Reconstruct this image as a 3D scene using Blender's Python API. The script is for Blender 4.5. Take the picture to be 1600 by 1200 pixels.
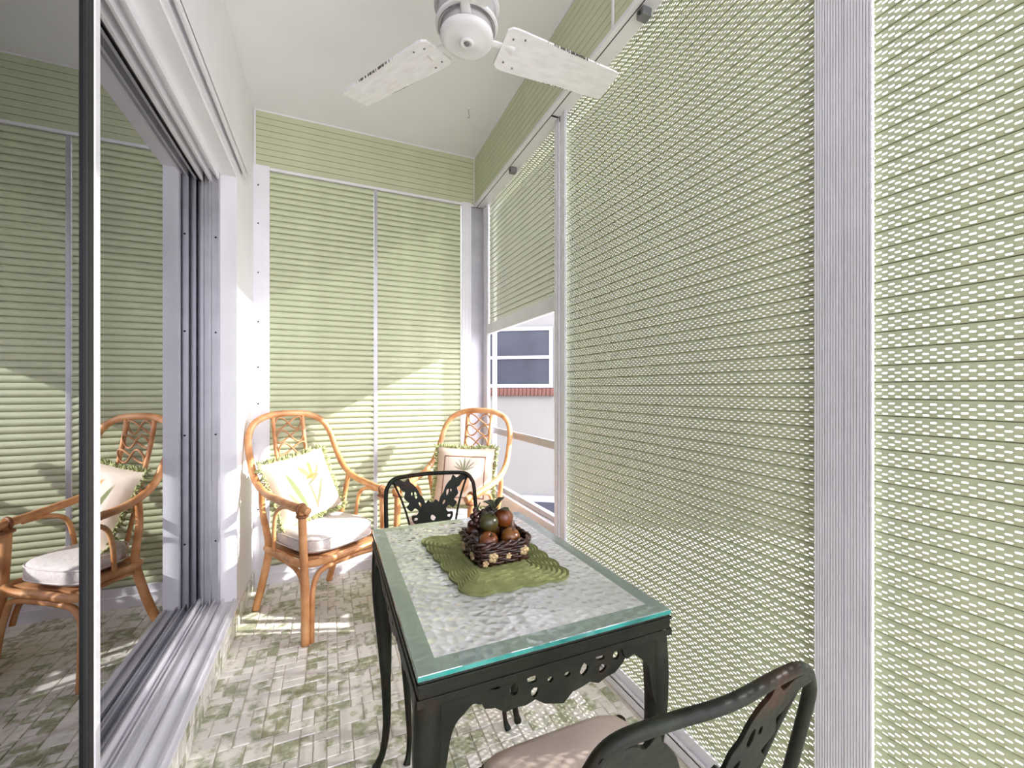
import bpy, bmesh, math, random
from mathutils import Vector, Matrix
for o in list(bpy.data.objects): bpy.data.objects.remove(o)
S = bpy.context.scene
COL = S.collection
R = math.radians
rnd = random.Random(7)

# ------------------------------------------------------------------ camera, light, exposure
FPX, HORIZ, YAW, CAMZ = 660.0, 608.0, R(23.35), 1.08
cam_d = bpy.data.cameras.new('camera'); cam = bpy.data.objects.new('camera', cam_d); COL.objects.link(cam)
cam.location = (0, 0, CAMZ); cam.rotation_euler = (R(90), 0, -YAW)
cam_d.sensor_width = 36; cam_d.sensor_fit = 'HORIZONTAL'; cam_d.lens = 36 * FPX / 1600
cam_d.shift_y = (HORIZ - 600) / 1600; cam_d.clip_start = 0.02
S.camera = cam
W = bpy.data.worlds.new('sky'); S.world = W; W.use_nodes = True
W.node_tree.nodes['Background'].inputs[0].default_value = (0.98, 0.95, 1.10, 1)
W.node_tree.nodes['Background'].inputs[1].default_value = 3.0
sl = bpy.data.lights.new('sun', 'SUN'); sun = bpy.data.objects.new('sun', sl); COL.objects.link(sun)
sl.energy = 4.6; sl.angle = R(0.6); sl.color = (1.0, 0.975, 0.95)
SUN_DIR = Vector((-1.0, 0.37, -0.53)).normalized()
sun.rotation_euler = SUN_DIR.to_track_quat('-Z', 'Y').to_euler(); sun.location = (6, 0, 5)
S.view_settings.view_transform = 'Standard'; S.view_settings.look = 'None'
S.view_settings.gamma = 1; S.view_settings.use_curve_mapping = False
S.view_settings.exposure = 1.12
try:
    S.cycles.caustics_reflective = False; S.cycles.caustics_refractive = False
    S.cycles.max_bounces = 12; S.cycles.diffuse_bounces = 6; S.cycles.transparent_max_bounces = 16
except Exception: pass

# ------------------------------------------------------------------ materials
def srgb(r, g, b):
    f = lambda c: (c/255/12.92 if c/255 <= .04045 else ((c/255+.055)/1.055)**2.4)
    return (f(r), f(g), f(b), 1)
class NT:
    def __init__(s, name):
        s.m = bpy.data.materials.new(name); s.m.use_nodes = True; s.t = s.m.node_tree
        s.b = s.t.nodes['Principled BSDF']; s.out = s.t.nodes['Material Output']
    def n(s, typ, **kw):
        nd = s.t.nodes.new(typ)
        for k, v in kw.items(): setattr(nd, k, v)
        return nd
    def l(s, a, b): s.t.links.new(a, b)
    def math(s, op, a, b=None, clamp=False):
        nd = s.n('ShaderNodeMath', operation=op, use_clamp=clamp)
        for i, v in enumerate((a, b)):
            if v is None: continue
            if isinstance(v, (int, float)): nd.inputs[i].default_value = v
            else: s.l(v, nd.inputs[i])
        return nd.outputs[0]
    def noise(s, scale, detail=3, vec=None, stretch=None):
        nd = s.n('ShaderNodeTexNoise'); nd.inputs['Scale'].default_value = scale; nd.inputs['Detail'].default_value = detail
        if vec is None: vec = s.n('ShaderNodeTexCoord').outputs['Object']
        if stretch:
            mp = s.n('ShaderNodeMapping'); mp.inputs['Scale'].default_value = stretch; s.l(vec, mp.inputs[0]); vec = mp.outputs[0]
        s.l(vec, nd.inputs['Vector']); return nd.outputs['Fac']
    def ramp(s, fac, stops):
        nd = s.n('ShaderNodeValToRGB'); e = nd.color_ramp.elements
        while len(e) < len(stops): e.new(0.5)
        for k, (p, c) in zip(e, stops): k.position = p; k.color = c
        s.l(fac, nd.inputs[0]); return nd.outputs[0]
    def mix(s, fac, a, b, blend='MIX'):
        nd = s.n('ShaderNodeMix', data_type='RGBA', blend_type=blend)
        for i, v in ((0, fac), (6, a), (7, b)):
            if isinstance(v, (int, float)): nd.inputs[i].default_value = v
            elif isinstance(v, tuple): nd.inputs[i].default_value = v
            else: s.l(v, nd.inputs[i])
        return nd.outputs[2]
    def bump(s, h, strength=.3, dist=.002):
        nd = s.n('ShaderNodeBump'); nd.inputs['Strength'].default_value = strength; nd.inputs['Distance'].default_value = dist
        s.l(h, nd.inputs['Height']); s.l(nd.outputs[0], s.b.inputs['Normal']); return nd.outputs[0]
    def col(s, c):
        if isinstance(c, tuple): s.b.inputs['Base Color'].default_value = c
        else: s.l(c, s.b.inputs['Base Color'])
    def ellipse(s, uv, cx, cy, rx, ry, ang, soft=.15):
        a = s.n('ShaderNodeVectorMath', operation='SUBTRACT'); s.l(uv, a.inputs[0]); a.inputs[1].default_value = (cx, cy, 0)
        r = s.n('ShaderNodeVectorRotate', rotation_type='Z_AXIS'); s.l(a.outputs[0], r.inputs['Vector']); r.inputs['Angle'].default_value = -R(ang)
        m = s.n('ShaderNodeVectorMath', operation='MULTIPLY'); s.l(r.outputs[0], m.inputs[0]); m.inputs[1].default_value = (1/rx, 1/ry, 0)
        q = s.n('ShaderNodeVectorMath', operation='LENGTH'); s.l(m.outputs[0], q.inputs[0])
        g = s.n('ShaderNodeMapRange'); s.l(q.outputs['Value'], g.inputs[0]); g.inputs[1].default_value = 1; g.inputs[2].default_value = 1-soft
        g.inputs[3].default_value = 0; g.inputs[4].default_value = 1
        return g.outputs[0]
def mat(name, c, rough=.5, metal=0, var=.06, vscale=12, bump=0, bscale=60, stretch=None):
    k = NT(name); k.b.inputs['Roughness'].default_value = rough; k.b.inputs['Metallic'].default_value = metal
    if var:
        f = k.noise(vscale, 4, stretch=stretch)
        lo = tuple(max(0, x*(1-var*2)) for x in c[:3]) + (1,); hi = tuple(min(1, x*(1+var)) for x in c[:3]) + (1,)
        k.col(k.ramp(f, [(.3, lo), (.7, hi)]))
    else: k.col(c)
    if bump: k.bump(k.noise(bscale, 4, stretch=stretch), bump, .002)
    return k.m
M = {}
M['plaster'] = mat('white_plaster', srgb(232, 232, 234), .75, var=.02, vscale=5, bump=.25, bscale=90)
M['ceil'] = mat('ceiling_paint', srgb(228, 228, 230), .8, var=.015, vscale=3, bump=.08, bscale=120)
M['alu'] = mat('white_aluminium', srgb(226, 226, 230), .38, var=.03, vscale=8)
M['alu_grey'] = mat('mill_aluminium', srgb(178, 178, 182), .38, .35, var=.06, vscale=10)
M['alu_dark'] = mat('dark_gasket', srgb(14, 14, 14), .6, var=.05)
M['green'] = mat('sage_green_enamel', srgb(190, 197, 163), .38, var=.04, vscale=9)
M['green_box'] = mat('sage_green_panel', srgb(190, 196, 163), .45, var=.03, vscale=7)
M['screw'] = mat('screw_steel', srgb(40, 40, 40), .4, .5, var=.05)
M['bracket'] = mat('bracket_grey', srgb(120, 120, 124), .4, .4, var=.06)
M['ground'] = mat('pale_concrete', srgb(205, 203, 198), .9, var=.06, vscale=2)
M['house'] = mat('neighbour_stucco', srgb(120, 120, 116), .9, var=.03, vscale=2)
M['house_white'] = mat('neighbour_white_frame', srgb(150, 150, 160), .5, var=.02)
M['brick'] = mat('sill_brick', srgb(98, 66, 56), .9, var=.2, vscale=14)
M['jalousie'] = mat('jalousie_glass', srgb(52, 55, 66), .35, var=.12, vscale=3)
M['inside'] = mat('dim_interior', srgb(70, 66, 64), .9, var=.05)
def iron_mat():
    k = NT('verdigris_iron'); k.b.inputs['Roughness'].default_value = .45; k.b.inputs['Specular IOR Level'].default_value = .16
    c = k.ramp(k.noise(16, 5), [(.3, srgb(13, 15, 9)), (.6, srgb(25, 30, 19)), (.8, srgb(36, 42, 30))])
    rust = k.math('MULTIPLY', k.math('SUBTRACT', k.noise(9, 5), .56), 7, True)
    k.col(k.mix(rust, c, srgb(48, 30, 18))); k.bump(k.noise(110, 4), .4, .002); return k.m
M['iron'] = iron_mat()
def rattan():
    k = NT('honey_rattan'); k.b.inputs['Roughness'].default_value = .38
    f = k.noise(14, 4, stretch=(1, 1, 1)); k.col(k.ramp(f, [(.25, srgb(176, 112, 62)), (.55, srgb(214, 156, 102)), (.8, srgb(232, 184, 134))]))
    k.bump(k.noise(60, 3), .15, .001); return k.m
M['rattan'] = rattan()
M['cane'] = mat('thin_cane', srgb(190, 140, 96), .45, var=.12, vscale=20)
M['bind'] = mat('cane_binding', srgb(150, 98, 60), .5, var=.2, vscale=60)
M['cushion'] = mat('oatmeal_boucle', srgb(222, 216, 210), .95, var=.07, vscale=90, bump=.6, bscale=260)
M['vinyl'] = mat('beige_vinyl', srgb(226, 208, 192), .38, var=.05, vscale=6)
M['piping'] = mat('brown_piping', srgb(110, 84, 70), .5, var=.08)
M['fringe'] = mat('sage_fringe', srgb(176, 184, 128), .95, var=.25, vscale=70)
M['fan'] = mat('fan_enamel', srgb(226, 226, 228), .5, var=.03, vscale=9)
M['fan_ring'] = mat('fan_vent_grey', srgb(176, 176, 178), .5, var=.05, vscale=30)
M['grout'] = mat('pale_grout', srgb(205, 198, 182), .95, var=.08, vscale=30)
M['glaze_brown'] = mat('glazed_brown', srgb(58, 32, 20), .28, var=.35, vscale=45, bump=.3, bscale=150)
M['cream'] = mat('glazed_cream', srgb(186, 162, 116), .35, var=.12, vscale=40)
M['leafdark'] = mat('dark_leaf', srgb(46, 52, 26), .4, var=.25, vscale=40)
M['grape'] = mat('dark_grape', srgb(62, 34, 26), .3, var=.25, vscale=50)
def tile_mat():
    k = NT('marbled_green_tile'); k.b.inputs['Roughness'].default_value = .22
    at = k.n('ShaderNodeAttribute'); at.attribute_name = 'rnd'; r = at.outputs['Fac']
    pos = k.n('ShaderNodeNewGeometry').outputs['Position']
    off = k.n('ShaderNodeVectorMath', operation='ADD'); k.l(pos, off.inputs[0])
    cb = k.n('ShaderNodeCombineXYZ'); k.l(k.math('MULTIPLY', r, 37.), cb.inputs[0]); k.l(k.math('MULTIPLY', r, 91.), cb.inputs[2]); k.l(cb.outputs[0], off.inputs[1])
    n1 = k.noise(24, 3, off.outputs[0]); n2 = k.noise(110, 4, off.outputs[0])
    f = k.math('ADD', k.math('ADD', k.math('MULTIPLY', n1, 1.5), k.math('MULTIPLY', n2, .35)), k.math('MULTIPLY', r, .5))
    c = k.ramp(f, [(0.0, srgb(232, 229, 224)), (.53, srgb(228, 225, 216)), (.64, srgb(192, 193, 172)), (.79, srgb(146, 152, 118)), (.88, srgb(170, 176, 154))])
    # ramp clamps at 1; rescale into 0..1
    sc = k.t.nodes.new('ShaderNodeMapRange'); k.l(f, sc.inputs[0]); sc.inputs[1].default_value = .45; sc.inputs[2].default_value = 1.75
    k.l(sc.outputs[0], c.node.inputs[0]); k.col(c); k.bump(n2, .2, .001); return k.m
M['tile'] = tile_mat()
def pane_mat():
    k = NT('tinted_mirror_glass'); t = k.t
    tr = k.n('ShaderNodeBsdfTransparent'); tr.inputs[0].default_value = (.16, .16, .17, 1)
    gl = k.n('ShaderNodeBsdfGlossy'); gl.inputs['Roughness'].default_value = 0.0; gl.inputs[0].default_value = (.80, .80, .84, 1)
    fr = k.n('ShaderNodeFresnel'); fr.inputs[0].default_value = 1.9
    f = k.math('ADD', k.math('MULTIPLY', fr.outputs[0], .9), .30, True)
    mx = k.n('ShaderNodeMixShader'); k.l(f, mx.inputs[0]); k.l(tr.outputs[0], mx.inputs[1]); k.l(gl.outputs[0], mx.inputs[2]); k.l(mx.outputs[0], k.out.inputs[0]); return k.m
M['pane'] = pane_mat()
def tableglass():
    k = NT('hammered_glass')
    tc = k.n('ShaderNodeTexCoord').outputs['Object']
    nz = k.n('ShaderNodeTexNoise'); nz.inputs['Scale'].default_value = 30; k.l(tc, nz.inputs['Vector'])
    ad = k.n('ShaderNodeVectorMath', operation='MULTIPLY_ADD'); k.l(nz.outputs['Color'], ad.inputs[0]); ad.inputs[1].default_value = (.016, .016, .0); k.l(tc, ad.inputs[2])
    vo = k.n('ShaderNodeTexVoronoi', feature='SMOOTH_F1'); vo.inputs['Scale'].default_value = 58; vo.inputs['Smoothness'].default_value = .35; k.l(ad.outputs[0], vo.inputs['Vector'])
    bp = k.n('ShaderNodeBump'); bp.inputs['Strength'].default_value = .8; bp.inputs['Distance'].default_value = .006; k.l(vo.outputs['Distance'], bp.inputs['Height'])
    gl = k.n('ShaderNodeBsdfGlossy'); gl.inputs['Roughness'].default_value = .07; gl.inputs[0].default_value = (.97, .96, .94, 1); k.l(bp.outputs[0], gl.inputs['Normal'])
    rf = k.n('ShaderNodeBsdfRefraction'); rf.inputs['Roughness'].default_value = .3; rf.inputs['IOR'].default_value = 1.2; rf.inputs[0].default_value = (.78, .9, .86, 1); k.l(bp.outputs[0], rf.inputs['Normal'])
    tl = k.n('ShaderNodeBsdfTransparent'); tl.inputs[0].default_value = (.80, .9, .86, 1)
    m0 = k.n('ShaderNodeMixShader'); m0.inputs[0].default_value = .40; k.l(rf.outputs[0], m0.inputs[1]); k.l(tl.outputs[0], m0.inputs[2])
    ts = k.n('ShaderNodeBsdfTranslucent'); ts.inputs[0].default_value = (.97, .99, .98, 1); k.l(bp.outputs[0], ts.inputs['Normal'])
    df = k.n('ShaderNodeBsdfDiffuse'); df.inputs[0].default_value = (.94, .97, .96, 1); k.l(bp.outputs[0], df.inputs['Normal'])
    sx = k.n('ShaderNodeSeparateXYZ'); k.l(tc, sx.inputs[0])
    bd = k.math('MAXIMUM', k.math('GREATER_THAN', k.math('ABSOLUTE', sx.outputs[0]), .229-.031), k.math('GREATER_THAN', k.math('ABSOLUTE', sx.outputs[1]), .336-.033))
    k.l(k.mix(bd, (.95, .98, .97, 1), (.30, .42, .37, 1)), df.inputs[0]); k.l(k.mix(bd, (.97, .99, .98, 1), (.30, .42, .37, 1)), ts.inputs[0])
    k.l(k.math('SUBTRACT', .62, k.math('MULTIPLY', bd, .5)), bp.inputs['Strength'])
    mt = k.n('ShaderNodeMixShader'); mt.inputs[0].default_value = .6; k.l(ts.outputs[0], mt.inputs[1]); k.l(df.outputs[0], mt.inputs[2])
    m1 = k.n('ShaderNodeMixShader'); m1.inputs[0].default_value = .82; k.l(m0.outputs[0], m1.inputs[1]); k.l(mt.outputs[0], m1.inputs[2])
    fr = k.n('ShaderNodeFresnel'); fr.inputs[0].default_value = 1.6; k.l(bp.outputs[0], fr.inputs['Normal'])
    m2 = k.n('ShaderNodeMixShader'); k.l(k.math('ADD', k.math('MULTIPLY', fr.outputs[0], 1.5), .10, True), m2.inputs[0]); k.l(m1.outputs[0], m2.inputs[1]); k.l(gl.outputs[0], m2.inputs[2])
    k.l(m2.outputs[0], k.out.inputs[0]); return k.m
M['tglass'] = tableglass()
def edgeglass():
    k = NT('teal_glass_edge'); k.b.inputs['Roughness'].default_value = .12; k.col(k.ramp(k.noise(20), [(.3, srgb(10, 92, 84)), (.7, srgb(40, 140, 128))])); return k.m
M['tedge'] = edgeglass()
def mat_cloth():
    k = NT('quilted_olive_cloth'); k.b.inputs['Roughness'].default_value = .9
    k.col(k.ramp(k.noise(40, 4), [(.3, srgb(112, 118, 68)), (.7, srgb(132, 138, 86))])); k.bump(k.noise(600, 2), .4, .001); return k.m
M['mat'] = mat_cloth()
def blade_mat():
    k = NT('peeling_white_paint'); k.b.inputs['Roughness'].default_value = .55
    uv = k.n('ShaderNodeUVMap').outputs[0]; sp = k.n('ShaderNodeSeparateXYZ'); k.l(uv, sp.inputs[0])
    v = k.math('ABSOLUTE', k.math('SUBTRACT', sp.outputs[1], .5)); edge = k.math('MULTIPLY', k.math('SUBTRACT', v, .455), 22, True)
    mid = k.math('SUBTRACT', 1.0, k.math('MULTIPLY', k.math('ABSOLUTE', k.math('SUBTRACT', sp.outputs[0], .56)), 2.6), True)
    n = k.noise(70, 8, uv, stretch=(1.0, .22, 1)); n2 = k.noise(9, 2, uv)
    f = k.math('GREATER_THAN', k.math('MULTIPLY', k.math('MULTIPLY', edge, mid), k.math('ADD', k.math('MULTIPLY', k.math('SUBTRACT', n, .5), 2.6), k.math('MULTIPLY', n2, 1.0))), .30)
    base = k.ramp(k.noise(7, 3, uv), [(.35, srgb(222, 222, 222)), (.6, srgb(232, 232, 233))])
    k.col(k.mix(f, base, srgb(70, 66, 60))); return k.m
M['blade'] = blade_mat()
def pillow_bird():
    k = NT('flower_print_linen'); k.b.inputs['Roughness'].default_value = .95
    uv = k.n('ShaderNodeUVMap').outputs[0]
    c = k.ramp(k.noise(5, 3, uv), [(.3, srgb(206, 190, 172)), (.7, srgb(222, 208, 190))])
    c = k.mix(k.math('MULTIPLY', k.ellipse(uv, .52, .52, .36, .40, 0, .12), .35), c, srgb(244, 236, 224))
    for a in ((.30, .45, .045, .36, 14, srgb(120, 130, 84)), (.24, .30, .03, .2, 24, srgb(140, 148, 108)), (.62, .33, .03, .28, -28, srgb(118, 120, 90)), (.52, .30, .022, .26, 4, srgb(136, 122, 90)),
              (.60, .55, .16, .025, 28, srgb(112, 114, 86)), (.50, .68, .045, .17, 32, srgb(222, 160, 92)), (.60, .70, .035, .17, -6, srgb(212, 140, 72)), (.69, .66, .03, .15, -34, srgb(150, 122, 92)), (.57, .60, .10, .03, 12, srgb(204, 120, 64))):
        c = k.mix(k.math('MULTIPLY', k.ellipse(uv, *a[:5], .25), .95), c, a[5])
    k.col(c); k.bump(k.noise(500, 2, uv), .35, .001); return k.m
M['p_bird'] = pillow_bird()
def pillow_pine():
    k = NT('framed_pineapple_print_linen'); k.b.inputs['Roughness'].default_value = .95
    uv = k.n('ShaderNodeUVMap').outputs[0]; sp = k.n('ShaderNodeSeparateXYZ'); k.l(uv, sp.inputs[0])
    c = k.ramp(k.noise(5, 3, uv), [(.3, srgb(214, 192, 168)), (.7, srgb(230, 212, 190))])
    mx = k.math('MAXIMUM', k.math('ABSOLUTE', k.math('SUBTRACT', sp.outputs[0], .5)), k.math('ABSOLUTE', k.math('SUBTRACT', sp.outputs[1], .47)))
    inner = k.math('LESS_THAN', mx, .36); line = k.math('MULTIPLY', inner, k.math('GREATER_THAN', mx, .335))
    c = k.mix(k.math('MULTIPLY', inner, .8), c, srgb(232, 216, 198)); c = k.mix(line, c, srgb(150, 112, 88))
    for a in ((.5, .38, .11, .2, 0, srgb(206, 160, 116)), (.5, .68, .016, .14, 0, srgb(110, 122, 84)), (.45, .67, .014, .13, 22, srgb(128, 136, 96)), (.55, .67, .014, .13, -22, srgb(128, 136, 96)),
              (.41, .65, .013, .11, 44, srgb(136, 140, 104)), (.59, .65, .013, .11, -44, srgb(136, 140, 104)), (.40, .61, .012, .09, 66, srgb(140, 142, 108)), (.60, .61, .012, .09, -66, srgb(140, 142, 108))):
        c = k.mix(k.math('MULTIPLY', k.ellipse(uv, *a[:5], .2), .9), c, a[5])
    k.col(c); k.bump(k.noise(500, 2, uv), .35, .001); return k.m
M['p_pine'] = pillow_pine()

# ------------------------------------------------------------------ mesh helpers
class MB:
    def __init__(s): s.v = []; s.f = []; s.sm = []
    def add(s, vs, fs, smooth=False):
        b = len(s.v); s.v += [tuple(p) for p in vs]; s.f += [tuple(b+i for i in q) for q in fs]; s.sm += [smooth]*len(fs); return s
    def box(s, x0, x1, y0, y1, z0, z1, bev=0):
        if bev:
            bm = bmesh.new(); bmesh.ops.create_cube(bm, size=1)
            for v in bm.verts: v.co = Vector(((x0+x1)/2+v.co.x*(x1-x0), (y0+y1)/2+v.co.y*(y1-y0), (z0+z1)/2+v.co.z*(z1-z0)))
            bmesh.ops.bevel(bm, geom=bm.edges[:], offset=bev, segments=2, affect='EDGES', profile=.5)
            bm.verts.index_update(); s.add([v.co for v in bm.verts], [[v.index for v in f.verts] for f in bm.faces]); bm.free(); return s
        vs = [(x, y, z) for z in (z0, z1) for y in (y0, y1) for x in (x0, x1)]
        return s.add(vs, [(0, 2, 3, 1), (4, 5, 7, 6), (0, 1, 5, 4), (2, 6, 7, 3), (0, 4, 6, 2), (1, 3, 7, 5)])
    def tube(s, pts, r, n=10, closed=False, sub=6, flat=1.0, caps=True, up=None):
        P = [Vector(p) for p in pts]; rr = r if isinstance(r, (list, tuple)) else [r]*len(P)
        if sub > 1: P, rr = spline(P, rr, sub, closed)
        N = len(P); T = []
        for i in range(N):
            a = P[(i-1) % N] if closed or i > 0 else P[0]; b = P[(i+1) % N] if closed or i < N-1 else P[-1]
            d = b-a; T.append(d.normalized() if d.length > 1e-9 else Vector((0, 0, 1)))
        u = Vector(up) if up else (Vector((0, 0, 1)) if abs(T[0].z) < .9 else Vector((1, 0, 0)))
        u = (u-T[0]*u.dot(T[0])).normalized(); vs = []
        for i in range(N):
            u = (u-T[i]*u.dot(T[i])).normalized(); w = T[i].cross(u)
            for k in range(n):
                a = 2*math.pi*k/n; vs.append(P[i]+(u*math.cos(a)*flat+w*math.sin(a))*rr[i])
        fs = []
        for i in range(N if closed else N-1):
            j = (i+1) % N
            for k in range(n): fs.append((i*n+k, i*n+(k+1) % n, j*n+(k+1) % n, j*n+k))
        if caps and not closed: fs += [tuple(reversed(range(n))), tuple((N-1)*n+k for k in range(n))]
        return s.add(vs, fs, True)
    def lathe(s, prof, c=(0, 0, 0), n=32, smooth=True):
        vs = []; fs = []
        for r, z in prof:
            for k in range(n): a = 2*math.pi*k/n; vs.append((c[0]+max(r, 1e-4)*math.cos(a), c[1]+max(r, 1e-4)*math.sin(a), c[2]+z))
        for i in range(len(prof)-1):
            for k in range(n): fs.append((i*n+k, i*n+(k+1) % n, (i+1)*n+(k+1) % n, (i+1)*n+k))
        return s.add(vs, fs, smooth)
    def ball(s, c, rx, ry=None, rz=None, n=14, m=9):
        ry = ry or rx; rz = rz or rx; vs = []; fs = []
        for i in range(m+1):
            t = math.pi*i/m
            for k in range(n): a = 2*math.pi*k/n; vs.append((c[0]+rx*math.sin(t)*math.cos(a), c[1]+ry*math.sin(t)*math.sin(a), c[2]-rz*math.cos(t)))
        for i in range(m):
            for k in range(n): fs.append((i*n+k, i*n+(k+1) % n, (i+1)*n+(k+1) % n, (i+1)*n+k))
        return s.add(vs, fs, True)
    def xf(s, mtx): s.v = [tuple(mtx @ Vector(p)) for p in s.v]; return s
    def mesh(s, name):
        m = bpy.data.meshes.new(name); m.from_pydata(s.v, [], s.f); m.polygons.foreach_set('use_smooth', s.sm); m.update(); return m
    def build(s, name, material, parent=None, loc=(0, 0, 0)):
        o = bpy.data.objects.new(name, s.mesh(name)); COL.objects.link(o); o.location = loc
        o.data.materials.append(M[material] if isinstance(material, str) else material)
        if parent: o.parent = parent
        return o
def spline(P, rr, sub, closed):
    out = []; ro = []; N = len(P)
    for i in range(N if closed else N-1):
        g = lambda k: P[k % N] if closed else P[max(0, min(N-1, k))]
        p0, p1, p2, p3 = g(i-1), g(i), g(i+1), g(i+2)
        for j in range(sub):
            t = j/sub; t2 = t*t; t3 = t2*t
            out.append(.5*((2*p1)+(p2-p0)*t+(2*p0-5*p1+4*p2-p3)*t2+(3*p1-p0-3*p2+p3)*t3)); ro.append(rr[i]*(1-t)+rr[(i+1) % N]*t)
    if not closed: out.append(P[-1]); ro.append(rr[-1])
    return out, ro
def tag(o, label, cat, group=None, kind=None):
    o['label'] = label; o['category'] = cat
    if group: o['group'] = group
    if kind: o['kind'] = kind
    return o
def thing(name, label, cat, loc=(0, 0, 0), rz=0, group=None, kind=None):
    o = bpy.data.objects.new(name, None); COL.objects.link(o); o.location = loc; o.rotation_euler = (0, 0, rz); o.empty_display_size = .05
    return tag(o, label, cat, group, kind)
def inst(o, parent, loc=None, rot=None, scale=None):
    c = o.copy(); COL.objects.link(c); c.parent = parent
    if loc is not None: c.location = loc
    if rot is not None: c.rotation_euler = rot
    if scale is not None: c.scale = scale
    return c
def plate(outline, holes, thick, bev=.001):
    cu = bpy.data.curves.new('tmp', 'CURVE'); cu.dimensions = '2D'; cu.fill_mode = 'BOTH'; cu.extrude = thick/2; cu.bevel_depth = bev; cu.bevel_resolution = 1
    for ring in [outline]+holes:
        sp = cu.splines.new('POLY'); sp.points.add(len(ring)-1); sp.use_cyclic_u = True
        for p, q in zip(sp.points, ring): p.co = (q[0], q[1], 0, 1)
    o = bpy.data.objects.new('tmp', cu); COL.objects.link(o)
    dg = bpy.context.evaluated_depsgraph_get(); me = bpy.data.meshes.new_from_object(o.evaluated_get(dg))
    bpy.data.objects.remove(o); bpy.data.curves.remove(cu)
    mb = MB(); mb.add([v.co for v in me.vertices], [list(p.vertices) for p in me.polygons]); bpy.data.meshes.remove(me); return mb
def smooth_ring(pts, sub=4):
    P, _ = spline([Vector((p[0], p[1], 0)) for p in pts], [0]*len(pts), sub, True); return [(p.x, p.y) for p in P]
def blob(cx, cy, rx, ry, ang=0, n=9, j=.18, rg=rnd):
    out = []
    for k in range(n):
        a = 2*math.pi*k/n; q = 1+rg.uniform(-j, j); x = rx*math.cos(a)*q; y = ry*math.sin(a)*q; c, s_ = math.cos(R(ang)), math.sin(R(ang)); out.append((cx+x*c-y*s_, cy+x*s_+y*c))
    return out

# ------------------------------------------------------------------ dimensions of the porch
XL, XR, YB, ZC = -.384, .965, 2.70, 2.62          # left wall face, right shutter plane, back shutter plane, ceiling
ZB = 2.293                                        # underside of the shutter housings
XBOX, YBOX = .886, 2.685                          # inner faces of the housings
YJ, ZH, ZS = 2.238, 2.034, .13                    # door jamb, door head, sill height
YF = -1.9                                         # near end of the porch

# ------------------------------------------------------------------ structure
fl = MB().box(XL-.02, XR+.06, YF, YB+.06, -.75, -.003).build('floor', 'grout'); tag(fl, 'porch floor of small marbled green and white tiles in pale grout', 'floor', kind='structure')
tag(MB().box(XL-.3, 1.12, YF, YB+.1, ZC, ZC+.12).build('ceiling', 'ceil'), 'smooth white painted porch ceiling', 'ceiling', kind='structure')
wl = MB(); TW = -.62
wl.box(TW, XL, YJ, YB+.1, 0, ZC).box(TW, XL, YF, YJ, ZH, ZC).box(TW, XL, YF, YJ, -.15, ZS-.012)
tag(wl.build('wall_left', 'plaster'), 'white plaster house wall with the sliding door opening', 'wall', kind='structure')
tag(MB().box(-4.5, -4.4, YF-.2, YB+.3, 0, 2.7).box(-4.5, TW, YB+.3, YB+.4, 0, 2.7).box(-4.5, TW, YF-.3, YF-.2, 0, 2.7).build('wall_interior', 'inside'), 'dim room walls behind the tinted sliding doors', 'wall', kind='structure')
tag(MB().box(-4.5, TW, YF-.3, YB+.4, -.1, .02).build('floor_interior', 'inside'), 'dark room floor behind the sliding doors', 'floor', kind='structure')
tag(MB().box(-4.5, TW, YF-.3, YB+.4, 2.62, 2.7).build('ceiling_interior', 'inside'), 'dim room ceiling behind the sliding doors', 'ceiling', kind='structure')
tag(MB().box(-40, 40, -40, 40, -1.0, -.75).build('ground', 'ground'), 'pale paved ground outside the porch', 'ground', kind='structure')

# door surround: sill tracks, jamb channel, head track, hood trim
sill = MB().box(-.60, XL+.012, YF, YJ, ZS-.012, ZS, .003)
for x, w, h in ((-.392, .010, .010), (-.432, .005, .016), (-.447, .004, .010), (-.466, .005, .022), (-.492, .005, .018), (-.507, .004, .012), (-.522, .006, .022), (-.56, .008, .018)):
    sill.box(x-w/2, x+w/2, YF, YJ-.001, ZS-.001, ZS+h)
tag(sill.build('trim_1', 'alu'), 'white aluminium sliding door sill with raised track ribs', 'sill', kind='structure')
jb = thing('trim_2', 'grey aluminium channel screwed to the door jamb', 'door jamb', (-.48, YJ, ZS), kind='structure')
j = MB()
for x0, x1, d in ((-.545, -.449, .006), (-.452, -.446, .022), (-.482, -.476, .03), (-.508, -.503, .03), (-.548, -.542, .026)): j.box(x0+.48, x1+.48, -d, .001, 0, ZH-ZS)
j.build('channel', 'alu_grey', jb)
scr = MB().lathe([(0, -.001), (.004, -.001), (.004, .001), (0, .0015)], n=10).xf(Matrix.Rotation(R(90), 4, 'X'))
s0 = None
for z in (.28, .75, 1.2, 1.62):
    if s0 is None: s0 = scr.build('screw', 'screw', jb, (.018, -.0075, z))
    else: inst(s0, jb, (.018, -.0075, z))
hd = thing('trim_3', 'white aluminium head track above the sliding doors', 'head track', (-.48, YF, ZH), kind='structure')
h = MB()
for x0, x1, d in ((-.60, -.449, .006), (-.455, -.447, .03), (-.482, -.474, .045), (-.512, -.503, .05), (-.552, -.542, .04)): h.box(x0+.48, x1+.48, 0, YJ-YF, -d, .001)
h.build('track', 'alu', hd)
for y in (2.0, 2.55, 3.05):
    c = s0.copy(); COL.objects.link(c); c.parent = hd; c.location = (.016, y, -.0075); c.rotation_euler = (R(90), 0, 0)
tag(MB().box(XL-.005, XL+.012, YF, 2.33, 2.045, 2.052).box(XL-.005, XL+.006, YF, 2.33, 2.05, 2.10).box(XL-.005, XL+.026, YF, 2.335, 2.095, 2.102).box(XL+.019, XL+.026, YF, 2.335, 2.07, 2.10).build('trim_4', 'alu'), 'thin white hood rail along the left wall above the door', 'trim', kind='structure')

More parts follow.
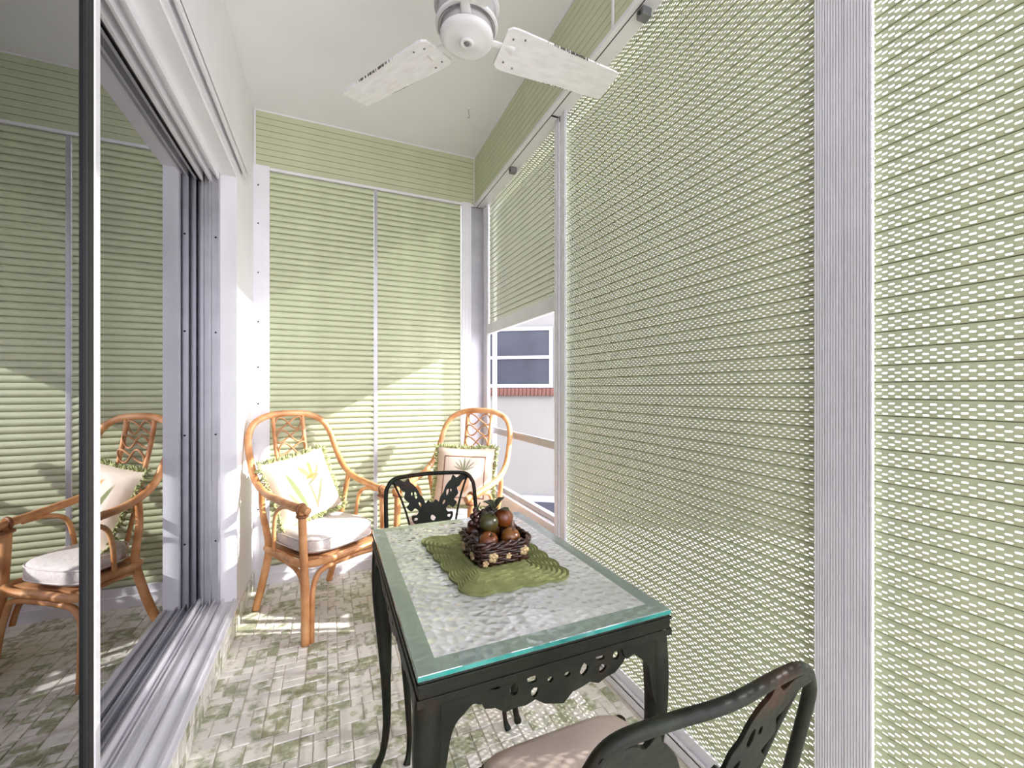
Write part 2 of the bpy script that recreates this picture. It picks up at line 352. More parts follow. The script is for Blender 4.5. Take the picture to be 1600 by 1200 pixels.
# sliding doors
def door(name, label, x, y0, y1, stile_w):
    d = thing(name, label, 'sliding door', (x, y1, ZS+.02), kind='structure')
    z1 = ZH-.02-(ZS+.02); L = y1-y0
    MB().box(-.004, .004, -L+.03, -.02, .035, z1-.03).build('pane', 'pane', d)
    MB().box(-.013, .013, -stile_w*.46, 0, 0, z1, .002).build('stile', 'alu', d)
    MB().box(-.011, .011, -stile_w, -stile_w*.46, 0, z1, .002).build('gasket', 'alu_dark', d)
    MB().box(-.013, .013, -L, -stile_w, 0, .04, .002).build('bottom_rail', 'alu', d)
    MB().box(-.013, .013, -L, -stile_w, z1-.035, z1, .002).build('top_rail', 'alu', d)
    return d
door('door_1', 'near tinted sliding glass panel with a dark gasket and pale edge', -.448, -1.85, 1.14, .046)
d2 = thing('door_2', 'far tinted sliding glass panel running to the white jamb', 'sliding door', (-.522, YJ, ZS+.02), kind='structure')
z1 = ZH-.02-(ZS+.02)
MB().box(-.004, .004, -1.62, -.004, .02, z1-.02).build('pane', 'pane', d2)
MB().box(-.010, .010, -1.62, -.005, 0, .022, .002).build('bottom_rail', 'alu', d2)
MB().box(-.010, .010, -1.62, -.005, z1-.02, z1, .002).build('top_rail', 'alu', d2)
MB().box(-.012, .006, -1.65, -1.61, 0, z1, .002).build('stile', 'alu', d2)

# ------------------------------------------------------------------ tiles
U = .0375
def tile_mb(w, d, g=.0028, h=.003, b=.0018):
    x, y = w/2-g/2, d/2-g/2
    return [(-x, -y, -h), (x, -y, -h), (x, y, -h), (-x, y, -h), (-x+b, -y+b, 0), (x-b, -y+b, 0), (x-b, y-b, 0), (-x+b, y-b, 0)], [(4, 5, 6, 7), (0, 1, 5, 4), (1, 2, 6, 5), (2, 3, 7, 6), (3, 0, 4, 7)]
def pack(nx, ny, rg):
    g = [[0]*ny for _ in range(nx)]; out = []
    for iy in range(ny):
        for ix in range(nx):
            if g[ix][iy]: continue
            ops = [(1, 1)]*3
            if ix+1 < nx and not g[ix+1][iy]:
                ops += [(2, 1)]*4
                if iy+1 < ny and not g[ix+1][iy+1]: ops += [(2, 2)]*3
            if iy+1 < ny: ops += [(1, 2)]*2
            a, b = rg.choice(ops)
            for i in range(a):
                for k in range(b): g[ix+i][iy+k] = 1
            out.append((ix, iy, a, b))
    return out
def set_rnd(me, vals):
    at = me.attributes.new('rnd', 'FLOAT', 'POINT'); at.data.foreach_set('value', vals)
cs, sn = math.cos(YAW), math.sin(YAW)
def proj(x, y, z):
    r_, d_ = x*cs-y*sn, x*sn+y*cs
    return (800+FPX*r_/d_, HORIZ-FPX*(z-CAMZ)/d_, d_) if d_ > .05 else (1e5, 1e5, 1)
def lay(parent, nx, ny, place, limit, rg, unlit):
    T = []
    for ix, iy, a, b in pack(nx, ny, rg):
        cx, cy = (ix+a/2)*U, (iy+b/2)*U; wp = place(cx, cy); u, v, d = proj(*wp)
        vis = 0 < u < 1600 and 0 < v < 1195 and not unlit(u, v)
        T.append(((a*b)/(d*d) if vis else 0, cx, cy, a, b, wp))
    T.sort(key=lambda t: -t[0]); rest = MB(); rv = []
    for i, (sc, cx, cy, a, b, wp) in enumerate(T):
        vs, fs = tile_mb(a*U, b*U); q = rg.random()
        if i < limit and sc > 0:
            m = MB().add(vs, fs); o = m.build('tile', 'tile', parent); set_rnd(o.data, [q]*8)
            yield o, cx, cy
        else:
            rest.add([(x+cx, y+cy, z) for x, y, z in vs], fs); rv += [q]*8
    if rest.v:
        o = rest.build('tile_field', 'tile', parent); o['kind'] = 'stuff'; set_rnd(o.data, rv); yield o, 0, 0
NX, NY = 35, 98
hid = lambda u, v: (660 < u < 1040 and v < 1010) or (u > 640 and u < 690) or (u > 745 and v > 1160) or u > 1020 or (410 < u < 590 and v < 905)
for o, cx, cy in lay(fl, NX, NY, lambda a, b: (XL+a, YB-b+.0, 0), 290, random.Random(3), hid):
    if o.get('kind'): o.location = (XL, YB, 0); o.scale = (1, -1, 1); o.data.flip_normals()
    else: o.location = (XL+cx, YB-cy, 0)
# skirting tiles on the sill face and the left wall
bb = tag(MB().box(XL-.004, XL+.004, YF, YJ, 0, ZS-.013).box(XL-.004, XL+.004, YJ, YB-.01, 0, .088).build('baseboard_left', 'grout'), 'marbled green tile skirting along the door sill and left wall', 'baseboard', kind='structure')
rg = random.Random(11); y = YB-.02
while y > .35:
    w = rg.choice((.0375, .0375, .075)); top = ZS-.014 if y-w < YJ else .088
    z0 = 0.004
    for hh in ((top-.004)*rg.choice((.5, .36, .64)), None):
        z1_ = z0+hh if hh else top
        vs, fs = tile_mb(w, z1_-z0, h=.003); m = MB().add(vs, fs).xf(Matrix(((0, 0, 1, 0), (1, 0, 0, 0), (0, 1, 0, 0), (0, 0, 0, 1))))
        o = m.build('tile', 'tile', bb, (XL+.0072, y-w/2, (z0+z1_)/2)); set_rnd(o.data, [rg.random()]*8); z0 = z1_
    y -= w

# ------------------------------------------------------------------ roll shutters
def slat_mesh(L, P, holes, bulge=.0042):
    mb = MB(); dep = lambda t: -bulge*(1-(2*t-1)**4)
    if not holes:
        ts = [0, .03, .12, .3, .55, .8, .94, 1]; vs = []; fs = []
        ts = [0, .05, .051, .12, .3, .55, .8, .999, 1]; dd = [.008, .008, -.0015, -.0052, -.0098, -.0104, -.0080, -.0020, .008]
        for t, d in zip(ts, dd): vs += [(0, d, t*P), (L, d, t*P)]
        for i in range(len(ts)-1): fs.append((2*i, 2*i+1, 2*i+3, 2*i+2))
        return mb.add(vs, fs, True).mesh('slat')
    p = .0198; hl, hh = .0086/2, .0026/2
    bounds = [.042, .06, .245, .45, .655, .86, 1.0]
    mb.add([(0, .006, 0), (L, .006, 0), (L, .006, .042*P), (0, .006, .042*P), (0, dep(.042), .042*P), (L, dep(.042), .042*P), (0, dep(1), P), (L, dep(1), P), (0, .006, P), (L, .006, P)], [(0, 1, 2, 3), (3, 2, 5, 4), (6, 7, 9, 8)])
    for i in range(6):
        t0, t1 = bounds[i], bounds[i+1]
        if i in (0, 5):
            mb.add([(0, dep(t0), t0*P), (L, dep(t0), t0*P), (L, dep(t1), t1*P), (0, dep(t1), t1*P)], [(0, 1, 2, 3)]); continue
        x = p*.5 if i % 2 else p*.02
        def pt(xx, zz):
            t = zz/P; f = (t-t0)/(t1-t0); return (xx, dep(t0)*(1-f)+dep(t1)*f, zz)
        za, zb = t0*P, t1*P; zc = (za+zb)/2
        mb.add([pt(0, za), pt(x, za), pt(x, zb), pt(0, zb)], [(0, 1, 2, 3)])
        while x+p <= L:
            c = x+p/2; b = hh*.75
            vs = [pt(x, za), pt(x+p, za), pt(x+p, zb), pt(x, zb), pt(c-hl+b, zc-hh), pt(c+hl-b, zc-hh), pt(c+hl, zc-hh*.4), pt(c+hl, zc+hh*.4), pt(c+hl-b, zc+hh), pt(c-hl+b, zc+hh), pt(c-hl, zc+hh*.4), pt(c-hl, zc-hh*.4)]
            mb.add(vs, [(0, 1, 5, 4), (1, 6, 5), (1, 2, 7, 6), (2, 8, 7), (2, 3, 9, 8), (3, 10, 9), (3, 0, 11, 10), (0, 4, 11)]); x += p
        mb.add([pt(x, za), pt(L, za), pt(L, zb), pt(x, zb)], [(0, 1, 2, 3)])
    return mb.mesh('slat')
def shutter(label, loc, rz, L, z0, z1_, P, holes, bar_h=.0, mesh=None):
    t = thing('roll_shutter', label, 'shutter', loc, rz, 'green roll shutters')
    me = mesh or slat_mesh(L, P, holes)
    if not me.materials: me.materials.append(M['green'])
    z = z0+bar_h
    while z < z1_:
        o = bpy.data.objects.new('slat', me); COL.objects.link(o); o.parent = t; o.location = (0, 0, z-loc[2]); z += P
    return t, me
PB, PR = .0338, .0318
shutter('left green roll shutter on the back wall behind the left rattan chair', (-.307, YB, .096), 0, .553, .096, ZB-.002, PB, False)
shutter('right green roll shutter on the back wall with a sunlit lower half', (.268, YB, .096), 0, .526, .096, ZB-.002, PB, False)
tm, mesh_mid = shutter('wide perforated green roll shutter beside the table', (XR, 1.645, .075), R(-90), 1.13, .075, ZB+.03, PR, True)
shutter('perforated green roll shutter nearest the right edge, past the ribbed post', (XR, .512, .075), R(-90), .61, .075, ZB+.03, PR, True)
ts_, _ = shutter('half raised green roll shutter above the open window', (XR, 2.606, 1.44), R(-90), .916, 1.44, ZB+.03, PR, True, bar_h=.068)
MB().box(0, .916, -.012, .012, 0, .068, .003).build('bottom_bar', 'alu', ts_)

def ribbed(name, label, x0, x1, y0, y1, z0, z1_, ribs, axis, cat='post'):
    """post with real flutes on the face that looks into the porch"""
    m = MB().box(x0, x1, y0, y1, z0, z1_) if axis == 'y' else MB().box(x0, x0+.003, y0, y1, z0, z1_).box(x0+.003, x1, y0+(y1-y0)*.55, y1, z0, z1_)
    for k in range(ribs):
        f0, f1 = (k+.15)/ribs, (k+.85)/ribs
        if axis == 'x':
            if abs((f0+f1)/2-.47) < .5/ribs: f0 += .5/ribs
            m.box(x0-.004, x0, y0+(y1-y0)*f0, y0+(y1-y0)*f1, z0, z1_)
        else: m.box(x0+(x1-x0)*f0, x0+(x1-x0)*f1, y0-.0016, y0, z0, z1_)
    return tag(m.build(name, 'alu'), label, cat, kind='structure')
ribbed('trim_5', 'wide ribbed white aluminium post between the two perforated shutters', .951, .962, .466, .571, 0, ZB+.02, 20, 'x')
ribbed('trim_6', 'narrow white aluminium post right of the open window', .942, .962, 1.590, 1.692, 0, ZB+.02, 3, 'x')
ribbed('trim_7', 'white aluminium post at the right end of the back shutters', .797, .862, YB-.022, YB+.02, 0, ZB+.02, 3, 'y')
ribbed('trim_8', 'grey aluminium guide in the back right corner', .955, .99, 2.606, YB+.01, 0, ZB+.02, 3, 'x')
tag(MB().box(.862, .96, YB-.004, YB+.02, 0, ZB+.02).build('trim_9', 'alu_grey'), 'grey aluminium corner filler of the back wall', 'trim', kind='structure')
lt = ribbed('trim_10', 'screwed white aluminium guide at the left end of the back shutters', XL-.002, -.306, YB-.020, YB+.02, 0.0, ZB+.02, 2, 'y')
for z in (.42, .62, 1.0, 1.2, 1.45, 1.72, 1.99, 2.2):
    c = s0.copy(); COL.objects.link(c); c.parent = lt; c.location = (-.36, YB-.0225, z)
tag(MB().box(.247, .267, YB-.012, YB+.012, .09, ZB+.02, .002).build('trim_11', 'alu_grey'), 'thin aluminium mullion between the two back shutters', 'mullion', kind='structure')
tag(MB().box(-.306, .797, YB-.028, YB+.02, 0, .055).box(-.306, .797, YB-.018, YB+.02, .055, .0955).box(-.306, .797, YB-.03, YB-.02, .048, .056).build('trim_12', 'alu'), 'white bottom channel under the back shutters', 'channel', kind='structure')
tag(MB().box(.942, .99, YF, 1.590, 0, .035).box(.955, .99, YF, 1.590, .035, .076).box(.942, .948, YF, 1.590, .03, .042).build('trim_13', 'alu'), 'white floor channel under the perforated shutters', 'channel', kind='structure')
ribbed('trim_14', 'ribbed white post behind the camera end of the shutters', .940, .985, -.13, -.085, 0, ZB+.02, 18, 'x')
tag(MB().box(.93, 1.06, YF, YB+.1, ZB+.02, ZC).box(-.38, .95, YB+.03, YB+.1, ZB+.02, ZC).build('wall_right', 'plaster'), 'upper wall hidden behind the green shutter housings', 'wall', kind='structure')

# shutter housings
def housing(label, loc, rz, L, n, under, seam, post=True):
    t = thing('shutter_housing', label, 'shutter box', loc, rz, 'green shutter housings')
    H_ = ZC-ZB; p = (H_-.02)/n
    MB().box(0, L, 0, under, .002, .012).build('underside', 'alu', t)
    MB().box(0, L, -.006, .008, 0, .014, .002).build('bottom_trim', 'alu', t)
    MB().box(0, L, .004, .008, .012, H_).build('backing', 'alu_dark', t)
    me = MB().box(0, L, -.001, .004, .0012, p-.0008, .0011).mesh('slat'); me.materials.append(M['green_box'])
    for k in range(n):
        o = bpy.data.objects.new('slat', me); COL.objects.link(o); o.parent = t; o.location = (0, 0, .013+k*p)
    MB().box(0, L, -.003, .005, H_-.008, H_).build('top_trim', 'alu', t)
    if seam: MB().box(0, L, .016, .0185, .0, .003).build('seam', 'alu_dark', t)
    return t
hb = housing('slatted green shutter housing across the back wall under the ceiling', (XL+.002, YBOX, ZB), 0, XBOX-XL-.002, 9, .02, False)
MB().box(0, .010, -.004, .004, .0, ZC-ZB).build('end_trim', 'alu', hb)
hr = housing('long slatted green shutter housing above the right hand shutters', (XBOX, YBOX, ZB), R(-90), YBOX-YF, 9, .075, True)
MB().box(-.004, .006, -.005, .004, 0, ZC-ZB).build('end_trim', 'alu', hr)
MB().box(1.50, 1.508, -.006, .0, .012, ZC-ZB).build('joint_strip', 'alu', hr)
MB().box(1.032, 1.036, .018, .062, -.002, .003).box(1.036, 1.043, .054, .060, -.02, .002).build('pin', 'alu_dark', hr)
def bracket(label, x, y):
    b = thing('shutter_bracket', label, 'bracket', (x, y, ZB), 0, 'shutter brackets')
    MB().box(-.018, .018, -.016, .016, -.026, .001, .002).build('body', 'bracket', b)
    MB().lathe([(0, 0), (.006, 0), (.006, .003), (0, .003)], n=10).xf(Matrix.Translation((-.018, 0, -.013)) @ Matrix.Rotation(R(-90), 4, 'Y')).build('screw', 'screw', b)
bracket('small grey bracket under the housing above the open window', .925, 2.13)
bracket('small grey bracket under the housing above the wide shutter', .925, 1.075)

# window opening: frame and knee panel
w = thing('window_1', 'open screen window frame below the half raised shutter', 'window', (.985, 1.692, .42), kind='structure')
MB().box(-.03, .02, 0, .914, -.42, .0).build('knee_panel', 'alu', w)
MB().box(-.035, .025, 0, .914, 0, .028, .003).build('bottom_rail', 'alu', w)
MB().box(-.01, .02, 0, .914, .028, .055, .002).build('sill_rail', 'alu_grey', w)
MB().box(-.006, .016, 0, .914, .372, .412, .003).build('middle_rail', 'alu_grey', w)
MB().box(-.002, .02, .884, .914, .05, 1.9, .003).build('stile', 'alu', w)
MB().box(-.002, .02, 0, .02, .05, 1.9, .003).build('stile', 'alu', w)

# neighbouring house seen through the window
nh = thing('neighbouring_house', 'pale stucco house wall with a two pane window, seen through the gap', 'house', (2.45, 5.35, -.75), R(-33))
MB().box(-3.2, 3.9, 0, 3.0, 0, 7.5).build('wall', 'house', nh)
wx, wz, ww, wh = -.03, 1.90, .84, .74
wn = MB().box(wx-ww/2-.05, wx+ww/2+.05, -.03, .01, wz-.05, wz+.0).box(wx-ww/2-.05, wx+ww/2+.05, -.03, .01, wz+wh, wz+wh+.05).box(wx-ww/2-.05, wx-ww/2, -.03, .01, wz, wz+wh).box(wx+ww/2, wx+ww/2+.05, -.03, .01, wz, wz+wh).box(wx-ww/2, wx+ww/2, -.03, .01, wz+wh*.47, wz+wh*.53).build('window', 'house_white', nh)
for a, b in ((0, .47), (.53, 1)):
    MB().box(wx-ww/2, wx+ww/2, -.012, -.006, wz+wh*a, wz+wh*b).build('pane', 'jalousie', wn)
bk = MB().box(-.024, .024, -.05, .01, -.055, .055, .004).mesh('brick'); bk.materials.append(M['brick'])
for k in range(18):
    o = bpy.data.objects.new('brick', bk); COL.objects.link(o); o.parent = nh; o.location = (wx-.46+k*.054, 0, wz-.11)
MB().box(.02, .62, -.04, .01, .02, .36).build('base_vent_frame', 'house_white', nh)
MB().box(.09, .55, -.05, -.035, .06, .28).build('base_vent', 'jalousie', nh)

# ceiling hook
hk = thing('ceiling_hook', 'tiny wire hook screwed into the ceiling', 'hook', (.70, 2.22, ZC), 0)
MB().tube([(0, 0, .001), (0, 0, -.03), (.006, 0, -.042), (0, 0, -.054), (-.007, 0, -.046)], .0016, 6, sub=4).build('wire', 'bracket', hk)
MB().lathe([(0, .0), (.006, .0), (.005, -.004), (0, -.005)], n=12).build('plate', 'fan', hk)

# ------------------------------------------------------------------ ceiling fan
FX, FY, FZ = .371, 1.195, 2.098
fan = thing('ceiling_fan', 'white three bladed ceiling fan with peeling paint', 'ceiling fan', (FX, FY, FZ))
MB().lathe([(0, .0), (.012, .0), (.014, .003), (.060, .004), (.073, .007), (.078, .014), (.078, .020)], n=48).build('bottom_cap', 'fan', fan)
MB().lathe([(.074, .018), (.074, .045), (.083, .045), (.083, .018+.02), (.083, .05)], n=48).build('lower_band', 'fan_ring', fan)
MB().lathe([(.078, .044), (.090, .044), (.092, .048), (.090, .054), (.082, .054)], n=48).build('ring', 'fan', fan)
MB().lathe([(.084, .052), (.086, .09), (.086, .10)], n=48).build('vent_band', 'fan_ring', fan)
MB().lathe([(.082, .098), (.094, .098), (.096, .104), (.094, .11), (.082, .11)], n=48).build('ring', 'fan', fan)
MB().lathe([(.084, .108), (.084, .145), (.07, .165), (.03, .175), (.013, .18), (.013, ZC-FZ-.06), (.045, ZC-FZ-.05), (.06, ZC-FZ)], n=48).build('motor', 'fan', fan)
MB().lathe([(0, -.004), (.007, -.004), (.009, -.001), (.009, .001)], n=6).build('hub_screw', 'bracket', fan)
MB().lathe([(.011, .0005), (.013, -.003), (.018, -.003), (.021, .001)], n=32).build('hub_ring', 'fan', fan)
def blade_mesh():
    mb = MB(); L = .405; xs = [0, .012, .03, .1, .2, .3, .385, .4, L]; top = []
    for x in xs:
        hw = .072-.016*x/L
        if x < .03: hw *= .80+.20*math.sqrt(max(0, 1-(1-x/.03)**2))
        if x > .385: hw *= .93+.07*math.sqrt(max(0, 1-((x-.385)/(L-.385))**2))
        top.append((x, hw))
    vs = []; fs = []
    for z in (0, .007):
        for x, hw in top:
            for q in (-1, -.88, -.4, 0, .4, .88, 1): vs.append((x, q*hw, z))
    n = len(top); K = 7
    for i in range(n-1):
        for q in range(K-1):
            a = i*K+q; fs.append((a, a+1, a+K+1, a+K)); b = a+n*K; fs.append((b, b+K, b+K+1, b+1))
    for i in range(n-1):
        for q in (0, K-1):
            a = i*K+q; fs.append((a, a+K, a+K+n*K, a+n*K) if q == 0 else (a, a+n*K, a+K+n*K, a+K))
    for q in range(K-1): fs.append((q, q+n*K, q+1+n*K, q+1)); a = (n-1)*K+q; fs.append((a, a+1, a+1+n*K, a+n*K))
    mb.add(vs, fs); me = mb.mesh('blade'); uvl = me.uv_layers.new(name='UVMap')
    hwmap = {round(x, 5): hw for x, hw in top}
    for lp in me.loops:
        co = me.vertices[lp.vertex_index].co; hw = min(hwmap.values(), default=.07); hw = [h_ for x, h_ in top if abs(x-co.x) < 1e-5][0]
        uvl.data[lp.index].uv = (co.x/L, .5+.5*co.y/hw)
    me.materials.append(M['blade']); return me
bme = blade_mesh()
arm_me = MB().tube([(.07, 0, .012), (.10, 0, .016), (.15, 0, .012)], [.016, .014, .020], 8, flat=.28).mesh('blade_arm'); arm_me.materials.append(M['fan'])
sc_me = MB().lathe([(0, -.002), (.0032, -.002), (.0032, .001)], n=8).mesh('screw'); sc_me.materials.append(M['bracket'])
for a in (1, 124, 250):
    ar = bpy.data.objects.new('blade_arm', arm_me); COL.objects.link(ar); ar.parent = fan; ar.location = (0, 0, .012); ar.rotation_euler = (0, 0, R(a))
    bo = bpy.data.objects.new('blade', bme); COL.objects.link(bo); bo.parent = fan
    bo.location = (.108*math.cos(R(a)), .108*math.sin(R(a)), .022); bo.rotation_euler = (R(-9), 0, R(a))
    for x, y in ((.025, -.04), (.025, .04), (.06, -.05), (.06, .05)):
        so = bpy.data.objects.new('screw', sc_me); COL.objects.link(so); so.parent = bo; so.location = (x, y, 0)

# ------------------------------------------------------------------ rattan armchairs
def pillow_mesh(S_, thick, matn, n=18):
    vs = []; fs = []; uv = []
    for side in (1, -1):
        for i in range(n+1):
            for k in range(n+1):
                a, b = 2*i/n-1, 2*k/n-1
                pin = 1-.045*(a*a*(1-b*b)*0+(1-abs(a))**0*0); e = (1-abs(a)**3.2)*(1-abs(b)**3.2)
                sx = a*(1-.06*(1-b*b)*abs(a)); sy = b*(1-.06*(1-a*a)*abs(b))
                vs.append((sx*S_/2, -side*thick*(max(0, e)**.55)+side*-.001, sy*S_/2)); uv.append((i/n, k/n))
        b0 = 0 if side == 1 else (n+1)**2
        for i in range(n):
            for k in range(n):
                q = b0+i*(n+1)+k; f = (q, q+n+1, q+n+2, q+1); fs.append(f if side == 1 else f[::-1])
    mb = MB().add(vs, fs, True); me = mb.mesh('pillow'); ul = me.uv_layers.new(name='UVMap')
    for lp in me.loops: ul.data[lp.index].uv = uv[lp.vertex_index]
    me.materials.append(M[matn]); return me
def fringe_mb(S_, rg):
    mb = MB(); h_ = S_/2
    for side in range(4):
        n = 46
        for i in range(n):
            f = 2*(i+.5)/n-1; inw = (1-.06*(1-f*f))
            for r_ in range(2):
                L = rg.uniform(.016, .03); a = rg.uniform(-.7, .7); dy = rg.uniform(-.012, .012)
                p = Vector((f*h_, dy*.3, h_*inw-.004)); q = p+Vector((math.sin(a)*L*.5+rg.uniform(-.004, .004), dy, math.cos(a)*L*.55)); t = q+Vector((math.sin(a)*L*.3+rg.uniform(-.006, .006), dy, L*.35))
                m = MB().tube([p, q, t], [.0035, .0042, .0028], 5, sub=1); c, s_ = math.cos(side*math.pi/2), math.sin(side*math.pi/2)
                m.v = [(x*c-z*s_, y_, x*s_+z*c) for x, y_, z in m.v]; mb.add(m.v, m.f, True)
    return mb
def rattan_chair(label, loc, rz, rg):
    t = thing('rattan_armchair', label, 'chair', loc, rz, 'rattan armchairs')
    r = .0165; t.scale = (.93, 1, 1)
    hoopL = [(-.222, -.285, .558), (-.228, -.245, .565), (-.243, -.12, .578), (-.252, .02, .602), (-.252, .115, .655), (-.246, .175, .745), (-.235, .215, .835), (-.195, .242, .905), (-.11, .258, .942)]
    hoop = hoopL+[(0, .263, .950)]+[(-x, y, z) for x, y, z in reversed(hoopL)]
    MB().tube(hoop, r, 12, sub=6).build('arm_hoop', 'rattan', t)
    for s in (-1, 1):
        MB().tube([(s*.086, .258, .935), (s*.085, .235, .80), (s*.082, .175, .55), (s*.08, .125, .345)], .0105, 10).build('back_spindle', 'rattan', t)
        MB().tube([(s*.230, -.248, .556), (s*.228, -.256, .40), (s*.230, -.272, .2), (s*.238, -.29, 0)], [.0175, .0175, .0185, .019], 12).build('front_leg', 'rattan', t)
        MB().tube([(s*.249, .06, .615), (s*.235, .075, .50), (s*.205, .08, .36), (s*.196, .10, .27), (s*.208, .14, .12), (s*.212, .188, 0)], [.013, .014, .0165, .018, .018, .018], 12).build('back_leg', 'rattan', t)
        MB().tube([(s*.232, -.02, .34), (s*.236, -.03, .45), (s*.238, -.055, .525), (s*.236, -.12, .556), (s*.235, -.2, .555)], .0095, 8).build('arm_brace', 'rattan', t)
        MB().tube([(s*.212, -.294, 0), (s*.202, -.282, .15), (s*.186, -.272, .235), (s*.155, -.275, .283), (s*.08, -.28, .298), (0, -.283, .301)], .0115, 10).build('leg_brace', 'rattan', t)
        MB().tube([(s*.215, -.24, .17), (s*.212, -.215, .25), (s*.208, -.15, .285), (s*.202, -.02, .295), (s*.195, .08, .295)], .0105, 10).build('side_brace', 'rattan', t)
        for q, zz in ((-.245, .563), (-.235, .535)):
            MB().tube([(s*.231+.021*math.cos(a), q+.0*a, zz+.021*math.sin(a)) if zz > .55 else (s*.229+.021*math.cos(a), -.25+.021*math.sin(a), zz) for a in [k*math.pi/4 for k in range(8)]], .0075, 6, closed=True, sub=2).build('binding', 'bind', t)
    ring = [(-.214, -.262, .325), (0, -.284, .327), (.214, -.262, .325), (.215, -.05, .325), (.196, .105, .322), (0, .125, .322), (-.196, .105, .322), (-.215, -.05, .325)]
    MB().tube(ring, .0155, 10, closed=True, sub=5).build('seat_rail', 'rattan', t)
    seat = MB().box(-.19, .19, -.25, .10, .318, .332); seat.build('seat_deck', 'cane', t)
    for k in range(3):
        zc = .897-.066*k; y0 = .258-.022*k
        pts = [(.076*math.sin(a), y0+.003*math.cos(a)-(.022/.066)*(-.033*math.sin(2*a))*-1, zc+.033*math.sin(2*a)) for a in [2*math.pi*i/20 for i in range(20)]]
        MB().tube(pts, .0048, 7, closed=True, sub=2).build('back_loop', 'cane', t)
    # seat cushion
    vs = []; fs = []; n = 24; prof = [(0, .345), (.80, .342), (.93, .346), (.985, .358), (1.0, .375), (1.0, .392), (.985, .407), (.93, .419), (.75, .427), (.4, .431), (0, .432)]
    for rr_, z in prof:
        for k in range(n*2):
            a = math.pi*k/n; c, s_ = math.cos(a), math.sin(a); e = 3.6; q = (abs(c)**e+abs(s_)**e)**(-1/e)
            x, y_ = c*q*rr_, s_*q*rr_; yy = -.075+y_*.19; vs.append((x*(.205-.018*(y_+1)/2), yy, z))
    for i in range(len(prof)-1):
        for k in range(2*n): fs.append((i*2*n+k, i*2*n+(k+1) % (2*n), (i+1)*2*n+(k+1) % (2*n), (i+1)*2*n+k))
    cu = MB().add(vs, fs, True).build('seat_cushion', 'cushion', t)
    m2 = MB()
    for z in (.360, .408):
        m2.tube([(math.copysign(abs(math.cos(a))**.55, math.cos(a))*.199, -.075+math.copysign(abs(math.sin(a))**.55, math.sin(a))*.19, z) for a in [2*math.pi*k/32 for k in range(32)]], .003, 6, closed=True, sub=1)
    m2.build('piping', 'cushion', cu)
    return t
PS = .335
def pillow(label, loc, rz, tilt, roll, matn, rg):
    t = thing('throw_pillow', label, 'pillow', loc, rz, 'throw pillows')
    Mx = Matrix.Rotation(-tilt, 4, 'X') @ Matrix.Rotation(roll, 4, 'Y')
    o = bpy.data.objects.new('cover', pillow_mesh(PS, .05, matn)); COL.objects.link(o); o.parent = t; o.data.transform(Mx)
    fringe_mb(PS, rg).xf(Mx).build('fringe', 'fringe', t)
    if matn == 'p_pine':
        MB().lathe([(0, .0), (.007, .001), (.008, .004), (0, .005)], n=12).xf(Mx @ Matrix.Translation((.115, -.028, -.02)) @ Matrix.Rotation(R(90), 4, 'X')).build('button', 'bind', t)
LC, LA = (-.065, 2.345), R(33)
RC, RA = (.650, 2.255), R(-46)
rattan_chair('left honey coloured rattan armchair against the white wall', (LC[0], LC[1], 0), LA, rnd)
rattan_chair('right honey coloured rattan armchair in the corner by the open window', (RC[0], RC[1], 0), RA, rnd)
def on_chair(c, a, x, y, z): return (c[0]+x*math.cos(a)-y*math.sin(a), c[1]+x*math.sin(a)+y*math.cos(a), z)
pillow('cream pillow with orange flower print and green fringe on the left rattan chair', on_chair(LC, LA, -.03, .055, .590), LA, R(22), R(-9), 'p_bird', random.Random(5))
pillow('tan pillow with framed pineapple print and green fringe on the right rattan chair', on_chair(RC, RA, .01, .055, .590), RA+R(22), R(20), R(2), 'p_pine', random.Random(6))

# ------------------------------------------------------------------ iron chairs
def ornament():
    half = [(0, -.045), (.02, -.062), (.030, -.045), (.050, -.060), (.062, -.035), (.050, -.018), (.072, -.008), (.078, .018), (.060, .020), (.052, .034), (.066, .046), (.080, .036), (.096, .052), (.086, .066), (.104, .086), (.100, .108), (.112, .116), (.128, .136), (.152, .143), (.154, .155), (.120, .156), (.102, .146), (.088, .158), (.080, .142), (.070, .134), (.056, .116), (.046, .094), (.034, .080), (.026, .060), (.014, .070), (0, .058)]
    out = smooth_ring(half+[(-x, z) for x, z in reversed(half[1:-1])], 3)
    rg = random.Random(4); holes = []
    for s in (-1, 1):
        holes += [blob(s*.062, .095, .006, .014, -s*12, rg=rg), blob(s*.076, .100, .004, .007, 0, rg=rg), blob(s*.046, .058, .005, .011, -s*25, rg=rg), blob(s*.064, .006, .008, .006, 0, rg=rg), blob(s*.024, -.04, .008, .005, 0, rg=rg)]
    holes.append(blob(0, .004, .012, .011, 0, 10, .2, rg)); return out, holes
orn = plate(*ornament(), .004, .0008)
